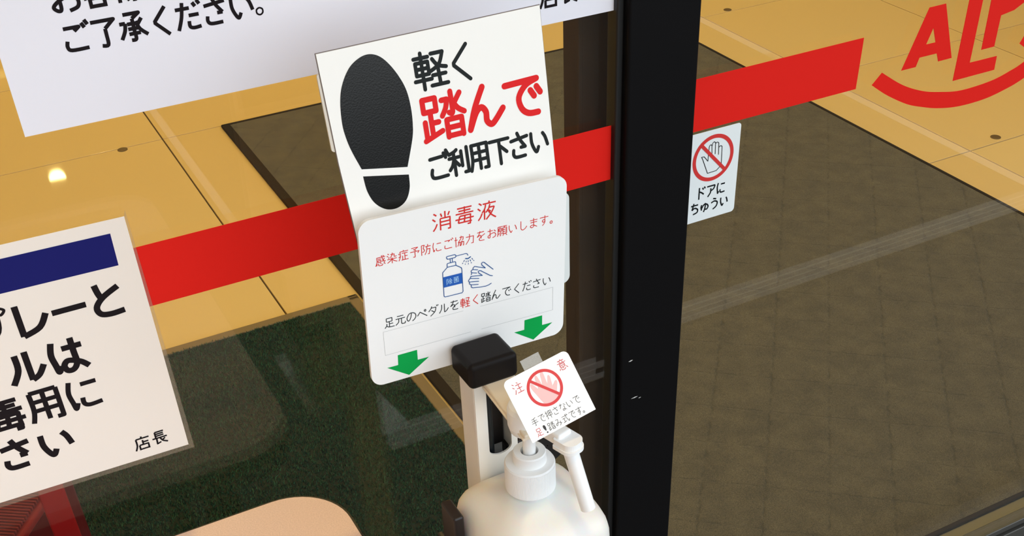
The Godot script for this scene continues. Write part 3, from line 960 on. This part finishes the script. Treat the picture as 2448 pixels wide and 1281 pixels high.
	ink_line(st, [97.5, 68.0, 95.5, 69.0, 88.4, 75.0, 87.2, 75.4, 86.4, 74.6, 86.8, 73.6, 89.5, 70.8, 80.6, 72.7, 79.8, 71.2, 86.6, 69.1], 0.55)
	ink_line(st, [79.8, 71.2, 78.7, 70.3, 78.4, 69.4, 79.0, 68.5, 86.3, 66.9], 0.55)
	ink_line(st, [79.0, 68.5, 79.0, 66.9, 80.3, 65.8, 85.8, 64.5], 0.55)
	ink_line(st, [80.3, 65.8, 80.2, 64.0, 81.3, 63.0, 86.5, 61.9, 91.3, 61.2, 94.0, 61.4, 96.2, 62.2], 0.55)
	part(d, "outline", st.commit(), blue)
	st = begin()
	ink_poly(st, [58.8, 78.4, 73.7, 77.7, 73.6, 69.2, 58.8, 70.0])
	part(d, "blue_band", st.commit(), hexmat("1557b0", 0.6), Vector3(0, 0, 0.0001))
	lettering_on(d, 0.00025, "band_text", "除菌", 63.5, 73.8, 5.4, 4.8, 5.0, 0.34, hexmat("a9d3f5", 0.6))

func build_bottle() -> void:
	var b := thing("pump_bottle", "translucent white square pump bottle of sanitiser standing on the pedal stand", "bottle", Vector3(0.2955, 0.595, 0.22))
	var plastic := hexmat("eeebe4", 0.38)
	plastic.subsurf_scatter_enabled = true
	plastic.subsurf_scatter_strength = 0.5
	plastic.backlight_enabled = true
	plastic.backlight = Color(0.35, 0.34, 0.30)
	var cap := hexmat("fafaf8", 0.4)
	# body: rounded-square sections from base to neck: (height, half width, corner share)
	var sec := [[0.0, 0.040, 0.5], [0.002, 0.044, 0.48], [0.008, 0.0475, 0.45], [0.02, 0.0488, 0.42], [0.10, 0.0490, 0.42], [0.130, 0.0490, 0.42], [0.138, 0.0486, 0.42], [0.1445, 0.0474, 0.43], [0.150, 0.0450, 0.44], [0.1545, 0.0412, 0.47], [0.1580, 0.0364, 0.52], [0.1612, 0.031, 0.60], [0.1645, 0.0262, 0.74], [0.168, 0.0222, 0.88], [0.1705, 0.0200, 1.0], [0.172, 0.0180, 1.0], [0.18, 0.0165, 1.0]]
	var seg := 64
	var rings := []
	for s: Array in sec:
		var ring := PackedVector3Array()
		for k in seg:
			var t := TAU * k / seg
			# superellipse whose exponent falls to a circle at the neck
			var e: float = lerpf(5.0, 2.0, clampf((s[2] - 0.42) / 0.58, 0, 1))
			var cc := absf(cos(t))
			var ss := absf(sin(t))
			var r: float = s[1] / pow(pow(cc, e) + pow(ss, e), 1.0 / e)
			ring.append(Vector3(cos(t) * r, s[0], sin(t) * r))
		rings.append(ring)
	var st := begin()
	st.set_smooth_group(0)
	for i in rings.size() - 1:
		for k in seg:
			var m := (k + 1) % seg
			var a: Vector3 = rings[i][k]
			var bb: Vector3 = rings[i][m]
			var c: Vector3 = rings[i + 1][m]
			var d: Vector3 = rings[i + 1][k]
			for p: Vector3 in [a, bb, c, a, c, d]:
				st.add_vertex(p)
	for k in seg:
		st.add_vertex(Vector3.ZERO)
		st.add_vertex(rings[0][(k + 1) % seg])
		st.add_vertex(rings[0][k])
	st.index()
	st.generate_normals()
	part(b, "bottle_body", st.commit(), plastic)
	# screw collar with fine ribs, second step and stem opening
	part(b, "screw_collar", lathe(PackedVector2Array([Vector2(0.0186, 0.173), Vector2(0.0186, 0.1945), Vector2(0.0178, 0.196), Vector2(0.0178, 0.196), Vector2(0.0115, 0.1965)]), 360, 120, 0.00014, 0, 1), cap)
	part(b, "pump_neck", lathe(PackedVector2Array([Vector2(0.0124, 0.195), Vector2(0.0122, 0.2045), Vector2(0.0115, 0.2055), Vector2(0.0115, 0.2055), Vector2(0.0066, 0.2055), Vector2(0.0066, 0.2055), Vector2(0.0062, 0.198)]), 48), cap)
	var stem := begin()
	add_tube(stem, PackedVector3Array([Vector3(0, 0.196, 0), Vector3(0, 0.24, 0)]), 0.0047, 24)
	part(b, "stem", stem.commit(), cap)
	part(b, "pump_head", lathe(PackedVector2Array([Vector2(0.005, 0.2245), Vector2(0.0115, 0.2245), Vector2(0.0135, 0.226), Vector2(0.0148, 0.231), Vector2(0.0148, 0.244), Vector2(0.0135, 0.2475), Vector2(0.0115, 0.249), Vector2(0.0115, 0.249), Vector2(0.0002, 0.249)]), 40), cap)
	# spout: neck from the head, flat-topped end block with a lip, then a slanting outlet tube
	var dir := Vector3(0.28, 0, 0.96).normalized()
	var yaw := Basis(Vector3.UP, atan2(dir.x, dir.z))
	var sp := begin()
	add_rbox(sp, Vector3(0.0125, 0.0105, 0.030), 0.002, 3, Vector3(0, 0.2365, 0) + dir * 0.022, yaw)
	part(b, "spout_neck", sp.commit(), cap)
	sp = begin()
	var head_out := round_rect(-0.0080, -0.0085, 0.0080, 0.0085, [0.0066, 0.0066, 0.0015, 0.0015], 8)
	add_plate(sp, head_out, 0.0, 0.0050)
	var lip := round_rect(-0.0088, -0.0093, 0.0088, 0.0085, [0.0072, 0.0072, 0.0015, 0.0015], 8)
	add_plate(sp, lip, -0.0030, -0.0002)
	var hd := part(b, "spout_head", sp.commit(), cap, Vector3(0, 0.2335, 0) + dir * 0.0405)
	hd.basis = yaw * Basis(Vector3.RIGHT, -PI / 2)
	sp = begin()
	var p0 := Vector3(0, 0.2305, 0) + dir * 0.0405
	add_tube(sp, PackedVector3Array([p0, Vector3(0.0183, 0.182, 0.0525)]), 0.0054, 28)
	part(b, "outlet_tube", sp.commit(), cap)

func build_card() -> void:
	var c := thing("caution_card", "small white tilted card with a crossed-out pink hand taped to the pump head", "card")
	var u := Vector3(0.9809087, 0.1944644, 0.001321)
	var v := Vector3(-0.1522043, 0.7719347, -0.6172119)
	var n := u.cross(v).normalized()
	v = n.cross(u).normalized()
	c.transform = Transform3D(Basis(u, v, n), Vector3(0.27356, 0.84829, 0.2674))
	part(c, "card_stock", plate(round_rect(0.0005, 0.0002, 0.0500, 0.0450, [0.0004, 0.0004, 0.004, 0.004]), -0.0005, 0.0), hexmat("fbfaf6", 0.4))
	var red := hexmat("dc2c28", 0.5)
	var ink := inkmat("565250", 0.6)
	var st := begin()
	ink_outline(st, smooth(scaled([21.0, 18.6, 17.6, 28.0, 16.4, 33.6, 18.2, 35.2, 20.8, 29.6, 21.6, 37.6, 23.6, 38.4, 24.4, 30.8, 26.2, 38.8, 28.4, 38.6, 27.8, 30.4, 30.2, 35.2, 31.6, 34.2, 30.4, 27.6, 33.4, 30.2, 34.6, 28.8, 31.6, 23.6, 29.6, 18.8]), true, 4), 0.00008)
	part(c, "hand_print", st.commit(), hexmat("f6c4c0", 0.6))
	st = begin()
	ink_ring(st, Vector2(25.1, 29.0), 10.5, 12.5)
	stroke(st, scaled([18.0, 37.2, 32.3, 20.7]), 0.0019, false, 0.00018)
	part(c, "prohibition_ring", st.commit(), red)
	lettering(c, "heading", "注", 8.4, 37.4, 7, 7.2, 8.0, 0.42, hexmat("cf3c40", 0.6))
	lettering(c, "heading", "意", 42.7, 37.4, 7, 7.2, 8.0, 0.42, hexmat("cf3c40", 0.6))
	lettering(c, "text_line", "手で押さないで", 8.4, 12.1, 5.42, 5.0, 6.0, 0.3, ink)
	lettering(c, "text_line", "足", 8.0, 4.6, 5.2, 4.8, 5.8, 0.33, hexmat("d0484a", 0.6))
	lettering(c, "text_line", "踏み式です", 17.4, 4.6, 5.42, 5.0, 5.8, 0.3, ink)
	lettering(c, "text_line", "。", 43.4, 4.4, 5.2, 5.0, 5.6, 0.3, ink)
	st = begin()
	ink_outline(st, smooth(scaled([12.4, 7.4, 11.8, 6.9, 11.7, 5.6, 12.2, 4.0, 12.8, 3.3, 13.2, 4.0, 13.5, 5.6, 13.2, 7.0]), true))
	dot(st, Vector2(0.0131, 0.0020), 0.00055, 0.00015)
	part(c, "shoe_mark", st.commit(), hexmat("2a2624", 0.6))
	part(c, "clear_tape", plate(scaled([18, 40, 32, 40.2, 32.1, 52.2, 18, 52.1]), -0.0010, -0.0008), clear_mat(0.3, Color(0.8, 0.78, 0.72), 0.2))

func build_red() -> void:
	var red := inkmat("9c1512", 0.35)
	var p := thing("red_post_stand", "red square metal post standing on the green mat behind the laminated notice", "post", Vector3(-0.021, 0, -0.1))
	part(p, "post", rbox(Vector3(0.022, 0.83, 0.014), 0.002, 2), red, Vector3(0, 0.43, 0))
	part(p, "foot", rbox(Vector3(0.12, 0.012, 0.10), 0.003, 2), red, Vector3(0, 0.02, -0.01))
	# ribbed crate beside it, turned on the floor
	var c := thing("red_crate", "dark red ribbed plastic crate on the green mat left of the red post", "crate", Vector3(-0.2, 0.012, -0.34))
	c.rotation.y = -0.62
	var dark := inkmat("5c1614", 0.45)
	part(c, "body", rbox(Vector3(0.29, 0.47, 0.29), 0.012, 3), dark, Vector3(0, 0.235, 0))
	part(c, "rim", rbox(Vector3(0.296, 0.012, 0.296), 0.004, 3), inkmat("84211d", 0.4), Vector3(0, 0.468, 0))
	var ribs := begin()
	for i in 60:
		add_rbox(ribs, Vector3(0.285, 0.005, 0.0026), 0.0008, 1, Vector3(0, 0.4775, -0.139 + 0.0047 * i))
	var ro := part(c, "lid_ribs", ribs.commit(), inkmat("7c2420", 0.45))
	ro.set_meta("kind", "stuff")
